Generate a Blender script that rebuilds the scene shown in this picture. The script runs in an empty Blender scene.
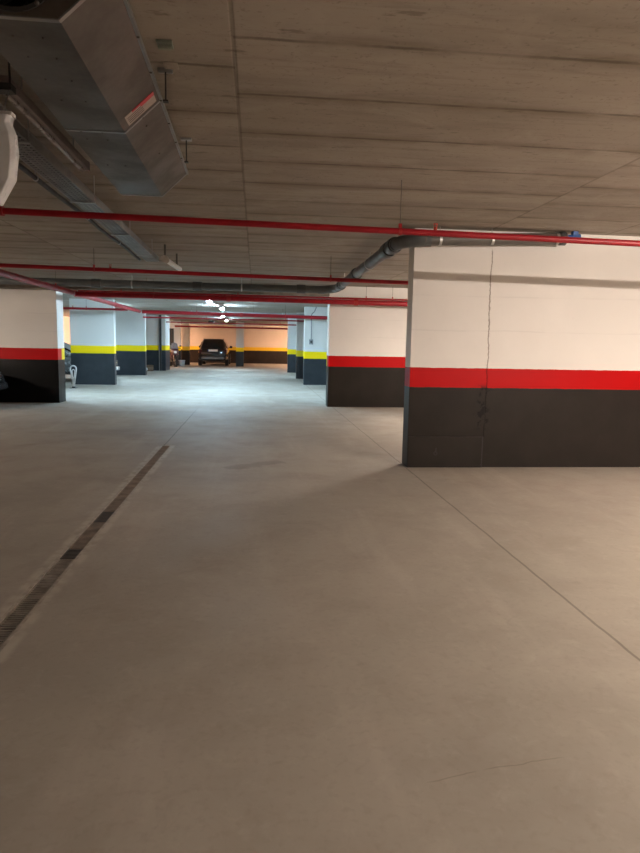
import bpy, bmesh, math, random
from mathutils import Vector, Matrix
random.seed(7)
PI = math.pi
S = bpy.context.scene
COL = S.collection
H = 2.76                       # ceiling height

# ------------------------------------------------------------------ node helpers
class NT:
    def __init__(s, name):
        s.m = bpy.data.materials.new(name); s.m.use_nodes = True
        s.t = s.m.node_tree; s.t.nodes.clear()
        s.out = s.t.nodes.new('ShaderNodeOutputMaterial')
        s.b = s.t.nodes.new('ShaderNodeBsdfPrincipled')
        s.t.links.new(s.b.outputs[0], s.out.inputs[0])
        g = s.t.nodes.new('ShaderNodeNewGeometry')
        x = s.t.nodes.new('ShaderNodeSeparateXYZ'); s.t.links.new(g.outputs['Position'], x.inputs[0])
        s.pos = g.outputs['Position']; s.X, s.Y, s.Z = x.outputs
    def put(s, sock, v):
        if hasattr(v, 'is_output'): s.t.links.new(v, sock)
        elif isinstance(v, (tuple, list)) and len(v) == 3 and sock.type == 'RGBA': sock.default_value = (*v, 1)
        else: sock.default_value = v
    def math(s, op, a, b=None, c=None, clamp=False):
        n = s.t.nodes.new('ShaderNodeMath'); n.operation = op; n.use_clamp = clamp
        for i, v in enumerate((a, b, c)):
            if v is not None: s.put(n.inputs[i], v)
        return n.outputs[0]
    def ramp(s, v, a, b, lo=0.0, hi=1.0):     # smooth map a..b -> lo..hi
        n = s.t.nodes.new('ShaderNodeMapRange'); n.interpolation_type = 'SMOOTHSTEP'
        s.put(n.inputs[0], v)
        for i, q in zip((1, 2, 3, 4), (a, b, lo, hi)): s.put(n.inputs[i], q)
        return n.outputs[0]
    def mix(s, f, a, b, mode='MIX'):
        n = s.t.nodes.new('ShaderNodeMix'); n.data_type = 'RGBA'; n.blend_type = mode
        s.put(n.inputs[0], f); s.put(n.inputs[6], a); s.put(n.inputs[7], b)
        return n.outputs[2]
    def noise(s, scale, detail=4, rough=.55, stretch=None, dist=0.0):
        n = s.t.nodes.new('ShaderNodeTexNoise'); n.inputs['Scale'].default_value = scale
        n.inputs['Detail'].default_value = detail; n.inputs['Roughness'].default_value = rough
        n.inputs['Distortion'].default_value = dist
        v = s.pos
        if stretch:
            mp = s.t.nodes.new('ShaderNodeMapping'); s.t.links.new(v, mp.inputs[0]); mp.inputs['Scale'].default_value = stretch
            v = mp.outputs[0]
        s.t.links.new(v, n.inputs['Vector'])
        return n.outputs[0]
    def white(s, v):
        n = s.t.nodes.new('ShaderNodeTexWhiteNoise'); n.noise_dimensions = '2D'
        s.t.links.new(v, n.inputs['Vector']); return n.outputs[0]
    def vec(s, x, y, z=0.0):
        n = s.t.nodes.new('ShaderNodeCombineXYZ')
        for i, v in enumerate((x, y, z)): s.put(n.inputs[i], v)
        return n.outputs[0]
    def bump(s, h, strength=.3, dist=.01):
        n = s.t.nodes.new('ShaderNodeBump'); n.inputs['Strength'].default_value = strength; n.inputs['Distance'].default_value = dist
        s.put(n.inputs['Height'], h); s.t.links.new(n.outputs[0], s.b.inputs['Normal'])
    def line(s, coord, at, half, soft):       # 1 on a thin line coord == at
        d = s.math('ABSOLUTE', s.math('SUBTRACT', coord, at))
        return s.ramp(d, half, half + soft, 1, 0)
    def set(s, **k):
        names = dict(color='Base Color', rough='Roughness', metal='Metallic', spec='Specular IOR Level', coat='Coat Weight', emc='Emission Color', ems='Emission Strength', trans='Transmission Weight')
        for a, v in k.items(): s.put(s.b.inputs[names[a]], v)
        return s.m

def plain(name, color, rough=.5, metal=0.0, coat=0.0, var=.12, scale=14, bump=0.0, spec=.5):
    n = NT(name); f = n.noise(scale, 4)
    c = n.mix(n.ramp(f, .3, .7), tuple(max(0, v * (1 - var)) for v in color), tuple(min(1, v * (1 + var)) for v in color))
    if bump: n.bump(f, bump, .004)
    return n.set(color=c, rough=n.ramp(f, .25, .75, max(.02, rough - .07), min(1, rough + .07)), metal=metal, coat=coat, spec=spec)

def emit(name, color, strength):
    n = NT(name); return n.set(color=(.8, .8, .8), emc=color, ems=strength)

# ------------------------------------------------------------------ materials
def m_floor():
    n = NT('polished_concrete')
    big = n.noise(.35, 5, .55, dist=.6); mid = n.noise(1.7, 6, .62, dist=.4); fine = n.noise(30, 3)
    streak = n.noise(1.0, 5, .6, stretch=(2.6, .35, 1))
    c = n.mix(n.ramp(big, .32, .68), (.28, .25, .21), (.355, .32, .272))
    c = n.mix(n.math('MULTIPLY', n.ramp(mid, .45, .75), .38), c, (.235, .20, .165))
    c = n.mix(n.math('MULTIPLY', n.ramp(streak, .5, .72), .35), c, (.43, .385, .335))
    c = n.mix(n.math('MULTIPLY', n.ramp(fine, .5, .7), .16), c, (.2, .17, .14))
    spk = n.noise(9, 7, .72, dist=.5); c = n.mix(n.math('MULTIPLY', n.ramp(spk, .5, .72), .2), c, (.46, .415, .355)); c = n.mix(n.math('MULTIPLY', n.ramp(n.noise(5.3, 7, .7, dist=.8),   .55, .72), .22), c, (.19, .165, .14))
    wob = n.math('MULTIPLY', n.math('SUBTRACT', n.noise(2.5, 2), .5), .03)
    xw = n.math('ADD', n.X, wob)
    cut = n.line(xw, 1.775, .005, .006)                                     # saw cuts
    cut2 = n.math('MULTIPLY', n.line(xw, -1.26, .005, .008), n.math('MULTIPLY', n.ramp(n.Y, 8.85, 8.95), n.ramp(n.Y, 12, 15, 1, 0)))
    cut3 = n.line(n.math('ADD', n.Y, wob), 18.35, .012, .012)
    cut4 = n.line(n.Y, 31.0, .02, .02)
    cuts = n.math('MAXIMUM', n.math('MAXIMUM', cut, cut2), n.math('MAXIMUM', cut3, cut4))
    # two hairline cracks, with a shape of their own
    def seg(ax, ay, bx, by, w, amp):
        L = math.hypot(bx - ax, by - ay); ux, uy = (bx - ax) / L, (by - ay) / L
        dx = n.math('SUBTRACT', n.X, ax); dy = n.math('SUBTRACT', n.Y, ay)
        t = n.math('ADD', n.math('MULTIPLY', dx, ux), n.math('MULTIPLY', dy, uy))
        d = n.math('ADD', n.math('SUBTRACT', n.math('MULTIPLY', dx, uy), n.math('MULTIPLY', dy, ux)), n.math('MULTIPLY', n.math('SUBTRACT', n.noise(5, 3), .5), amp))
        return n.math('MULTIPLY', n.ramp(n.math('ABSOLUTE', d), w, w * 3, 1, 0), n.math('MULTIPLY', n.ramp(t, 0, .06), n.ramp(t, L - .06, L, 1, 0)))
    crack = n.math('MAXIMUM', n.math('MAXIMUM', seg(.55, 1.885, .77, 1.945, .0014, .05), seg(.76, 1.94, 1.1, 1.99, .0014, .05)), seg(.05, 2.02, .12, 2.04, .004, .03))
    crack = n.math('MAXIMUM', crack, seg(-.35, 7.25, .35, 7.75, .05, .3))
    c = n.mix(n.math('MULTIPLY', cuts, .55), c, (.07, .06, .05))
    c = n.mix(n.math('MULTIPLY', crack, .4), c, (.13, .11, .09))
    dust = n.math('MULTIPLY', n.ramp(n.math('ABSOLUTE', n.math('SUBTRACT', n.X, -1.225)), .10, .14, 1, 0), n.math('MULTIPLY', n.ramp(n.Y, 8.9, 9.0, 1, 0), n.ramp(n.noise(6, 4), .35, .6)))
    c = n.mix(n.math('MULTIPLY', dust, .7), c, (.46, .415, .355))
    n.bump(n.math('SUBTRACT', n.math('MULTIPLY', fine, .3), cuts), .25, .004)
    return n.set(color=c, rough=n.ramp(mid, .3, .7, .6, .74), spec=.35)

def m_ceiling():
    n = NT('board_marked_concrete')
    w = 2.77
    wob = n.math('MULTIPLY', n.math('SUBTRACT', n.noise(2.2, 6, .7), .5), .035)
    xs = n.math('DIVIDE', n.math('ADD', n.X, .11), w)
    pan = n.math('FLOOR', xs)
    off = n.math('MULTIPLY', n.math('MODULO', n.math('ADD', n.math('ABSOLUTE', pan), 0.0), 2.0), .33)
    ys = n.math('DIVIDE', n.math('ADD', n.math('ADD', n.math('SUBTRACT', n.Y, 3.04), off), wob), .64)
    row = n.math('FLOOR', ys)
    fr = n.math('FRACT', ys)
    edge = n.math('MULTIPLY', n.math('MINIMUM', fr, n.math('SUBTRACT', 1.0, fr)), .64)
    seam = n.ramp(edge, .004, .022, 1, 0)
    halo = n.ramp(edge, .0, .13, 1, 0)
    fx = n.math('FRACT', xs)
    xedge = n.math('MULTIPLY', n.math('MINIMUM', fx, n.math('SUBTRACT', 1.0, fx)), w)
    joint = n.ramp(n.math('ADD', xedge, n.math('MULTIPLY', wob, .2)), .005, .014, 1, 0)
    joint = n.math('MAXIMUM', joint, n.math('MULTIPLY', n.line(n.math('ADD', n.X, n.math('MULTIPLY', wob, .3)), 4.05, .008, .008), 1.0))
    tint = n.white(n.vec(pan, row))
    n1 = n.noise(1.3, 6, .6, stretch=(.5, 2.2, 1)); n2 = n.noise(6, 5, .65, stretch=(.35, 3, 1)); n3 = n.noise(40, 3)
    c = n.mix(tint, (.35, .308, .262), (.415, .37, .32))
    c = n.mix(n.math('MULTIPLY', n.ramp(n1, .40, .66), .6), c, (.26, .228, .19))
    c = n.mix(n.math('MULTIPLY', n.ramp(n2, .50, .72), .4), c, (.225, .19, .155))
    n4 = n.noise(2.2, 6, .7, dist=.8); c = n.mix(n.math('MULTIPLY', n.ramp(n4, .5, .68), .45), c, (.43, .39, .34))
    n5 = n.noise(9, 4, .6, stretch=(.45, 1.6, 1)); c = n.mix(n.math('MULTIPLY', n.ramp(n5, .64, .70), .55), c, (.16, .135, .11))
    c = n.mix(n.math('MULTIPLY', n.ramp(n3, .58, .72), .35), c, (.15, .125, .1))
    c = n.mix(n.math('MULTIPLY', n.math('MULTIPLY', halo, n.ramp(n.noise(2.4, 4), .35, .6)), .6), c, (.2, .168, .13))
    brk = n.ramp(n.noise(3.0, 4), .34, .62, .12, .75)
    c = n.mix(n.math('MULTIPLY', seam, brk), c, (.115, .095, .075))
    c = n.mix(n.math('MULTIPLY', joint, .4), c, (.09, .075, .06))
    hgt = n.math('SUBTRACT', n.math('ADD', n.math('MULTIPLY', n2, .4), n.math('MULTIPLY', tint, .5)), n.math('ADD', seam, joint))
    n.bump(hgt, .45, .006)
    return n.set(color=c, rough=.85, spec=.25)

def m_paint(name, stripe=(.43, .0, .001), stripe2=None, ysplit=1e3, white=(.76, .735, .70), dark=(.019, .0155, .013), lo=.935, hi=1.185, crack=None, blocks=True):
    n = NT(name)
    wob = n.math('MULTIPLY', n.math('SUBTRACT', n.noise(9, 3), .5), .012)
    z = n.math('ADD', n.Z, wob)
    fine = n.noise(22, 4); big = n.noise(.9, 5)
    w = n.mix(n.ramp(big, .35, .7), tuple(v * .93 for v in white), white)
    w = n.mix(n.math('MULTIPLY', n.ramp(fine, .6, .8), .15), w, tuple(v * .75 for v in white))
    hgt = n.math('MULTIPLY', fine, .35)
    if blocks:
        wobz = n.math('MULTIPLY', n.math('SUBTRACT', n.noise(1.2, 3), .5), .05)
        bl = n.math('MAXIMUM', n.line(n.math('ADD', n.Z, wobz), 2.02, .004, .01), n.line(n.math('ADD', n.Z, wobz), 1.62, .004, .008))
        bl = n.math('MULTIPLY', bl, n.ramp(n.noise(1.5, 3), .4, .6, .1, .8))
        w = n.mix(n.math('MULTIPLY', bl, .22), w, tuple(v * .6 for v in white))
        hgt = n.math('ADD', hgt, n.math('MULTIPLY', bl, .6))
    st = stripe
    if stripe2: st = n.mix(n.math('GREATER_THAN', n.math('ADD', n.Y, n.math('MULTIPLY', wob, 2)), ysplit), stripe, stripe2)
    d = n.mix(n.ramp(n.noise(3, 5), .35, .7), tuple(v * .9 for v in dark), tuple(v * 1.1 for v in dark))
    scuff = n.math('MULTIPLY', n.ramp(n.noise(7, 5, .7), .62, .75), n.ramp(n.Z, .0, .25, 1, 0))
    d = n.mix(n.math('MULTIPLY', scuff, .35), d, (.2, .18, .155))
    c = n.mix(n.math('GREATER_THAN', z, lo), d, st)
    c = n.mix(n.math('GREATER_THAN', z, hi), c, w)
    rough = n.mix(n.math('GREATER_THAN', z, hi), (.42,) * 3, (.62,) * 3)
    if crack is not None:
        wx = n.math('MULTIPLY', n.math('SUBTRACT', n.noise(3.2, 6, .7), .5), .09)
        drift = n.math('MULTIPLY', n.math('SUBTRACT', n.Z, 1.2), -.008)
        xx = n.math('SUBTRACT', n.math('ADD', n.X, wx), drift)
        ck = n.math('MULTIPLY', n.line(xx, crack, .003, .008), n.ramp(n.Z, 2.5, 2.6, 1, 0))
        chips = n.math('MULTIPLY', n.line(xx, crack - .03, .03, .10), n.math('MULTIPLY', n.ramp(n.noise(16, 3), .50, .58), n.ramp(n.math('ABSOLUTE', n.math('SUBTRACT', n.Z, .72)), .2, .3, 1, 0)))
        above = n.math('GREATER_THAN', n.Z, .37)
        ck = n.math('MULTIPLY', ck, above)
        c = n.mix(n.math('MULTIPLY', ck, n.ramp(n.noise(5, 3), .3, .5, .3, .8)), c, n.mix(1.0, c, (.3, .27, .23), 'MULTIPLY'))
        c = n.mix(chips, c, (.005, .004, .004))
        hgt = n.math('SUBTRACT', hgt, n.math('ADD', ck, chips))
    n.bump(hgt, .3, .006)
    return n.set(color=c, rough=rough, spec=.12)

def m_galv(name='galvanised_steel', base=(.42, .42, .42), rough=.42):
    n = NT(name)
    v = n.t.nodes.new('ShaderNodeTexVoronoi'); v.inputs['Scale'].default_value = 38
    n.t.links.new(n.pos, v.inputs['Vector'])
    f = n.noise(4, 5)
    c = n.mix(n.math('MULTIPLY', v.outputs['Distance'], .5), base, tuple(q * .72 for q in base))
    c = n.mix(n.math('MULTIPLY', n.ramp(f, .45, .7), .4), c, tuple(q * .6 for q in base))
    return n.set(color=c, metal=.85, rough=n.ramp(f, .3, .7, rough - .08, rough + .12))

M = dict(
    floor=m_floor(), ceil=m_ceiling(),
    red_wall=m_paint('banded_paint_red_cracked', crack=2.715, lo=.955),
    red_plain=m_paint('banded_paint_red', stripe2=(.75, .56, .02), ysplit=15.02),
    red_left=m_paint('banded_paint_red_blacker_base', stripe2=(.75, .56, .02), ysplit=15.38, dark=(.002, .002, .002), lo=.98, hi=1.235),  # base colour set near black, well below the other walls' dark paint
    yellow=m_paint('banded_paint_yellow', stripe=(.93, .70, .006), white=(.78, .78, .76), dark=(.03, .036, .042), blocks=False),
    yellow_left=m_paint('banded_paint_yellow_higher', stripe=(.93, .70, .006), white=(.78, .78, .76), dark=(.03, .036, .042), blocks=False, lo=1.02, hi=1.265),
    yellow_dull=m_paint('banded_paint_yellow_muted', stripe=(.70, .55, .02), white=(.56, .51, .47), dark=(.028, .028, .03), blocks=False),  # muted grey-pink version for the fourth right wall
    yellow_back=m_paint('banded_paint_orange_yellow', stripe=(.78, .50, .03), white=(.74, .62, .52), dark=(.028, .02, .016), blocks=False),
    beam=plain('beam_concrete', (.22, .19, .155), .85, var=.2, scale=4, bump=.3),
    red_pipe=plain('red_pipe_paint', (.30, .006, .014), .4, coat=.0, spec=.35, var=.12, scale=9),
    red_clamp=plain('red_fitting_paint', (.36, .012, .014), .4),
    orange_fit=plain('copper_red_fitting', (.42, .05, .03), .35, metal=.4),
    pvc=plain('grey_plastic_pipe', (.085, .092, .094), .38, var=.14, scale=6),
    pvc_dark=plain('dark_grey_coupling', (.06, .064, .066), .42),
    pvc_wall=plain('warm_lit_grey_plastic_pipe', (.10, .09, .08), .5, var=.12, scale=6),  # same grey pipe, with the warm light put into its colour
    blue=plain('blue_plastic', (.03, .10, .32), .4),
    galv=m_galv(base=(.38, .38, .38), rough=.36), galv_dull=m_galv('dull_galvanised_sheet', (.155, .14, .125), .46),
    steel=plain('zinc_steel', (.5, .5, .5), .35, metal=.9),
    white_pl=plain('white_plastic', (.78, .79, .8), .4, var=.04),
    dusty=plain('dusty_enamel', (.30, .255, .245), .6, var=.12),
    white_enamel=plain('white_enamel', (.70, .68, .67), .4, var=.06),
    dark_metal=plain('dark_metal', (.03, .03, .03), .45),
    black=plain('black_rubber', (.012, .012, .012), .7),
    cable=plain('black_cable', (.02, .02, .022), .5),
    cable_grey=plain('grey_cable', (.25, .26, .27), .5),
    sticker=plain('pale_sticker', (.40, .35, .31), .5, var=.1, scale=40),
    sticker_red=plain('red_sticker', (.5, .03, .05), .5),
    ink=plain('sticker_ink', (.12, .1, .1), .6),
    tube=emit('lit_cool_tube', (.54, .80, 1.0), 650),
    warm_tube=emit('lit_warm_tube', (1.0, .846, .72), 1000),
    strong_tube=emit('lit_warm_bright_tube', (1.0, .842, .72), 950),
    fill_tube=emit('lit_warm_fill_tube', (1.0, .842, .72), 1640),  # for the added fill lamp beside the viewer
    orange_tube=emit('lit_amber_tube', (1.0, .62, .41), 1500),
    tube_off=plain('unlit_tube_glass', (.30, .26, .25), .3, var=.03),
    diffuser=plain('milky_diffuser', (.84, .88, .92), .3, var=.04),
    grate=plain('dusty_steel_grate', (.26, .225, .19), .6, metal=.3, var=.3, scale=12),
    grate_dust=plain('silted_steel_grate', (.20, .158, .125), .85, var=.3, scale=9),
    grate_dark=plain('stained_steel_grate', (.06, .05, .043), .7, var=.3),
    silt=plain('brown_silt', (.165, .13, .102), .95, var=.3, scale=11, bump=.4),
    channel=plain('drain_channel', (.12, .10, .085), .8, var=.2),
    rim=plain('drain_rim_steel', (.36, .32, .27), .6, metal=.2, var=.25),
    panel_dark=plain('dark_wall_paint_panel', (.019, .0155, .013), .5, spec=.12, var=.1, scale=4, bump=.2),
    car_black=plain('black_car_paint', (.008, .008, .009), .18, coat=.8, var=.05),
    car_grey=plain('dark_grey_car_paint', (.03, .032, .036), .22, coat=.8, var=.05),
    car_blue=plain('pale_blue_car_paint', (.28, .40, .52), .25, coat=.8, var=.05),
    car_silver=plain('silver_car_paint', (.22, .23, .24), .25, metal=.5, coat=.8, var=.05),
    glass=plain('tinted_car_glass', (.008, .009, .01), .07, var=.02, spec=.7),
    tail=plain('red_tail_lamp', (.05, .004, .004), .15, coat=.8),
    headlamp=plain('clear_head_lamp', (.7, .74, .78), .12, coat=.8),
    bumper=plain('grey_bumper_trim', (.16, .16, .16), .45),
    plate=plain('white_number_plate', (.8, .8, .78), .4, var=.03),
    plate_ink=plain('number_plate_strip', (.02, .06, .3), .4),
    chrome=plain('chrome', (.75, .75, .75), .12, metal=1, var=.03),
    moto=plain('grey_red_fairing', (.09, .045, .05), .25, coat=.6, scale=3, var=.5),
    moto_grey=plain('grey_fairing', (.22, .23, .25), .3, coat=.5),
    seat=plain('black_vinyl', (.015, .015, .016), .5),
    carton=plain('brown_cardboard', (.16, .10, .06), .8),
    bag=plain('white_plastic_bag', (.6, .6, .6), .45, bump=.3),
    bucket=plain('pale_grey_bucket', (.55, .56, .57), .45),
    door=plain('dark_steel_door', (.02, .021, .023), .5),
    greenbox=plain('pale_green_zinc_plate', (.30, .33, .27), .5, metal=.4),
    plaster=plain('pale_mortar_patch', (.36, .31, .26), .9, var=.2),
)

# ------------------------------------------------------------------ mesh helpers
def obj(name, bm, mat, parent=None, smooth=False, bevel=0.0):
    me = bpy.data.meshes.new(name)
    bmesh.ops.recalc_face_normals(bm, faces=bm.faces)
    if smooth:
        for f in bm.faces: f.smooth = True
    bm.to_mesh(me); bm.free()
    o = bpy.data.objects.new(name, me); COL.objects.link(o)
    mats = mat if isinstance(mat, (list, tuple)) else [mat]
    for m in mats: me.materials.append(m)
    if parent: o.parent = parent
    if smooth:
        me.set_sharp_from_angle(angle=math.radians(40))
    if bevel:
        b = o.modifiers.new('bevel', 'BEVEL'); b.width = bevel; b.segments = 2; b.limit_method = 'ANGLE'
    return o
def tag(o, label=None, cat=None, group=None, kind=None):
    if label: o['label'] = label
    if cat: o['category'] = cat
    if group: o['group'] = group
    if kind: o['kind'] = kind
    return o
def thing(name, loc, label, cat, rz=0, group=None):
    o = bpy.data.objects.new(name, None); COL.objects.link(o)
    o.empty_display_size = .1; o.location = loc; o.rotation_euler = (0, 0, rz)
    return tag(o, label, cat, group)
def dup(root, loc, label, group=None, rz=None):
    r = root.copy(); COL.objects.link(r); r.location = loc; r['label'] = label
    if rz is not None: r.rotation_euler = (0, 0, rz)
    if group: r['group'] = group
    for ch in list(root.children):
        c = ch.copy(); COL.objects.link(c); c.parent = r
        for g in ch.children:
            d = g.copy(); COL.objects.link(d); d.parent = c
    return r
def B(): return bmesh.new()
def box(bm, x0, x1, y0, y1, z0, z1, mi=0):
    v = [bm.verts.new(p) for p in ((x0,y0,z0),(x1,y0,z0),(x1,y1,z0),(x0,y1,z0),(x0,y0,z1),(x1,y0,z1),(x1,y1,z1),(x0,y1,z1))]
    for q in ((0,3,2,1),(4,5,6,7),(0,1,5,4),(1,2,6,5),(2,3,7,6),(3,0,4,7)):
        f = bm.faces.new([v[i] for i in q]); f.material_index = mi
    return bm
def loft(bm, rings, closed=True, cap=True):
    R = [[bm.verts.new(p) for p in r] for r in rings]
    n = len(R[0])
    for a, b in zip(R, R[1:]):
        for i in range(n if closed else n - 1):
            j = (i + 1) % n
            bm.faces.new((a[i], a[j], b[j], b[i]))
    if cap and closed:
        bm.faces.new(R[0][::-1]); bm.faces.new(R[-1])
    return bm
def sweep(bm, pts, r, n=12, cap=True):
    pts = [Vector(p) for p in pts]
    rs = r if isinstance(r, (list, tuple)) else [r] * len(pts)
    rings = []; prev = None
    for i, p in enumerate(pts):
        t = (pts[min(i+1, len(pts)-1)] - pts[max(i-1, 0)]).normalized()
        if prev is None:
            a = Vector((0,0,1)) if abs(t.z) < .9 else Vector((1,0,0))
            u = t.cross(a).normalized()
        else:
            u = (prev - t * prev.dot(t)).normalized()
        prev = u; w = t.cross(u)
        rings.append([p + (u * math.cos(2*PI*k/n) + w * math.sin(2*PI*k/n)) * rs[i] for k in range(n)])
    return loft(bm, rings, True, cap)
def cyl(bm, a, b, r, n=16): return sweep(bm, [a, b], r, n)
def arc(c, r, a0, a1, plane='xz', k=8):
    out = []
    for i in range(k+1):
        t = a0 + (a1 - a0) * i / k
        u, v = r*math.cos(t), r*math.sin(t)
        out.append({'xz': (c[0]+u, c[1], c[2]+v), 'xy': (c[0]+u, c[1]+v, c[2]), 'yz': (c[0], c[1]+u, c[2]+v)}[plane])
    return out
def ring(bm, c, r0, r1, axis, h, n=28):      # annulus of height h along axis
    c = Vector(c); ax = Vector(axis).normalized()
    a = Vector((0,0,1)) if abs(ax.z) < .9 else Vector((1,0,0))
    u = ax.cross(a).normalized(); w = ax.cross(u)
    prof = [(r0, 0), (r1, 0), (r1, h), (r0, h)]
    R = [[bm.verts.new(c + (u*math.cos(2*PI*k/n) + w*math.sin(2*PI*k/n))*pr + ax*ph) for pr, ph in prof] for k in range(n)]
    for k in range(n):
        A, C = R[k], R[(k+1) % n]
        for i in range(4):
            j = (i+1) % 4; bm.faces.new((A[i], A[j], C[j], C[i]))
    return bm
def structure(name, bm, mat, label, **k):
    return tag(obj(name, bm, mat, **k), label, 'building part', kind='structure')

# ------------------------------------------------------------------ the setting
XL, XR, YB, YF = -10.6, 14.0, -5.0, 47.5
dx0, dx1, dy0, dy1 = -1.295, -1.155, 1.2, 8.92
bm = B()
def quad(x0, x1, y0, y1, z=0.0):
    bm.faces.new([bm.verts.new(p) for p in ((x0,y0,z),(x1,y0,z),(x1,y1,z),(x0,y1,z))])
box(bm, XL, dx0, YB, YF, -.25, 0); box(bm, dx1, XR, YB, YF, -.25, 0)
box(bm, dx0, dx1, YB, dy0, -.25, 0); box(bm, dx0, dx1, dy1, YF, -.25, 0)
structure('floor', bm, M['floor'], 'dusty grey concrete garage floor with saw cuts')
structure('ceiling', box(B(), XL, XR, YB, YF, H, H+.3), M['ceil'], 'bare concrete ceiling with board marks')
def wall(name, x0, x1, y0, y1, mat, label, z1=H):
    return structure(name, box(B(), x0, x1, y0, y1, 0, z1), mat, label)
wall('wall_right_1', 1.79, XR, 7.35, 7.60, M['red_wall'], 'big near right wall with red stripe, black base and a vertical crack')
wall('wall_right_2', 1.665, XR, 14.75, 15.15, M['red_plain'], 'second right wall with red stripe, behind the big one')
wall('wall_right_3', 1.71, XR, 22.9, 23.2, M['yellow'], 'third right wall, white with yellow stripe and a light switch')
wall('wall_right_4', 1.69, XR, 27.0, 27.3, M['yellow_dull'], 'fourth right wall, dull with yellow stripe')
wall('wall_right_5', 1.61, XR, 32.9, 33.2, M['yellow'], 'farthest right wall end with yellow stripe')
wall('wall_left_1', XL, -4.46, 15.1, 15.6, M['red_left'], 'near left wall with dark red stripe and black base')
wall('wall_left_2', -5.98, -4.60, 21.6, 21.86, M['yellow_left'], 'left white pier with yellow stripe behind the parking barrier')
wall('wall_left_3', -7.7, -4.70, 28.1, 28.4, M['yellow_left'], 'second left white wall with yellow stripe')
wall('wall_left_4', -7.7, -4.51, 32.9, 34.5, M['yellow_left'], 'left wall return with yellow stripe in shade')
wall('wall_left_5', -8.2, -4.70, 41.1, 41.4, M['yellow'], 'white wall behind the motorcycle')
wall('pillar_left', -4.70, -4.26, 42.0, 42.5, M['yellow_back'], 'pinkish pillar left of the black car')
wall('pillar_right', -1.24, -.77, 40.6, 41.1, M['yellow'], 'narrow pillar right of the black car')
wall('wall_back', XL, XR, YF, YF+.2, M['yellow_back'], 'far end wall, peach above a yellow stripe')
wall('wall_left', XL-.2, XL, YB, YF+.2, M['yellow_back'], 'outer left wall')
wall('wall_right', XR, XR+.2, YB, YF+.2, M['red_plain'], 'outer right wall')
wall('wall_front', XL-.2, XR+.2, YB-.2, YB, M['red_plain'], 'wall behind the viewer')
structure('beam', box(B(), XL, 1.665, 14.78, 15.098, 2.53, H), M['beam'], 'concrete ceiling beam above the red pipes', bevel=.01)
structure('door_1', box(B(), -5.47, -5.12, 41.04, 41.1, 0, 2.28), M['door'], 'dark door in the white wall behind the motorcycle')
# raised dark plate at the foot of the big right wall
bm = B(); box(bm, 1.792, 2.695, 7.33, 7.35, .0, .37)
tag(obj('access_panel', bm, M['panel_dark'], bevel=.004), 'low dark raised panel at the foot of the big right wall, left of the crack', 'wall panel')
tag(obj('gap_shade_strip', box(B(), 2.697, 2.711, 7.344, 7.3499, 0, .37), M['black'], bpy.data.objects['access_panel']), 'black strip drawn as the shaded gap at its right edge')  # thin black strip stands in for the shade in a groove
bm = B(); ring(bm, (2.13, 7.328, .17), .014, .024, (0,1,0), .004, 16); box(bm, 2.128, 2.14, 7.326, 7.332, .195, .235)
tag(obj('panel_latch', bm, M['black'], bpy.data.objects['access_panel']), None)

# ------------------------------------------------------------------ floor drain
bm = B()
box(bm, dx0, dx1, dy0, dy1, -.12, -.10)
box(bm, dx0, dx0+.018, dy0, dy1, -.10, .001); box(bm, dx1-.018, dx1, dy0, dy1, -.10, .001)
box(bm, dx0+.018, dx1-.018, dy1-.015, dy1, -.10, .001)
box(bm, dx0+.018, dx1-.018, dy0, dy0+.015, -.10, .001)
drain = thing('drain_channel', (0, 0, 0), 'long narrow floor drain channel running down the left of the floor', 'drain')
obj('channel', box(B(), dx0+.018, dx1-.018, dy0+.015, dy1-.015, -.10, -.07), M['channel'], drain)
obj('rim', bm, M['rim'], drain)
gx0, gx1 = dx0+.020, dx1-.020
def grate(y0, y1, mat, silt, label):
    t = thing('drain_grate', (0, 0, 0), label, 'drain grate', group=None)
    bm = B(); zt = -.004
    box(bm, gx0, gx0+.010, y0, y1, -.03, zt); box(bm, gx1-.010, gx1, y0, y1, -.03, zt)
    k = int((y1-y0)/.026)
    for i in range(k):
        y = y0 + (i+.5)*(y1-y0)/k
        box(bm, gx0+.010, gx1-.010, y-.007, y+.007, -.03, zt)
    obj('bars', bm, mat, t)
    if silt: tag(obj('silt', box(B(), gx0+.010, gx1-.010, y0, y1, -.069, -.009), M['grate_dark' if mat is M['grate_dark'] else 'silt'], t), 'brown silt between the bars', kind='stuff')
    else: obj('foot', box(B(), gx0, gx1, (y0+y1)/2-.02, (y0+y1)/2+.02, -.069, -.031), mat, t)
    return t
grate(2.0, 3.15, M['grate'], False, 'drain grate section with clean slots cut off by the left edge')
grate(3.16, 4.20, M['grate'], False, 'slotted drain grate section, first one fully in the photo from the near end')
grate(4.21, 4.41, M['grate_dark'], True, 'short dark stained drain grate piece, the nearer of two dark ones')
grate(5.09, 5.41, M['grate_dark'], True, 'dark stained drain grate piece, the farther of two dark ones')
grate(4.42, 5.08, M['grate_dust'], True, 'short silted drain grate section between the two dark stained pieces')
grate(5.42, 6.6, M['grate_dust'], True, 'silted drain grate section just beyond the farther dark stained piece')
grate(6.61, 7.75, M['grate_dust'], True, 'silted drain grate section, last but one at the far end of the drain')
grate(7.76, 8.90, M['grate_dust'], True, 'silted drain grate section ending the drain at its far end')

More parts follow.
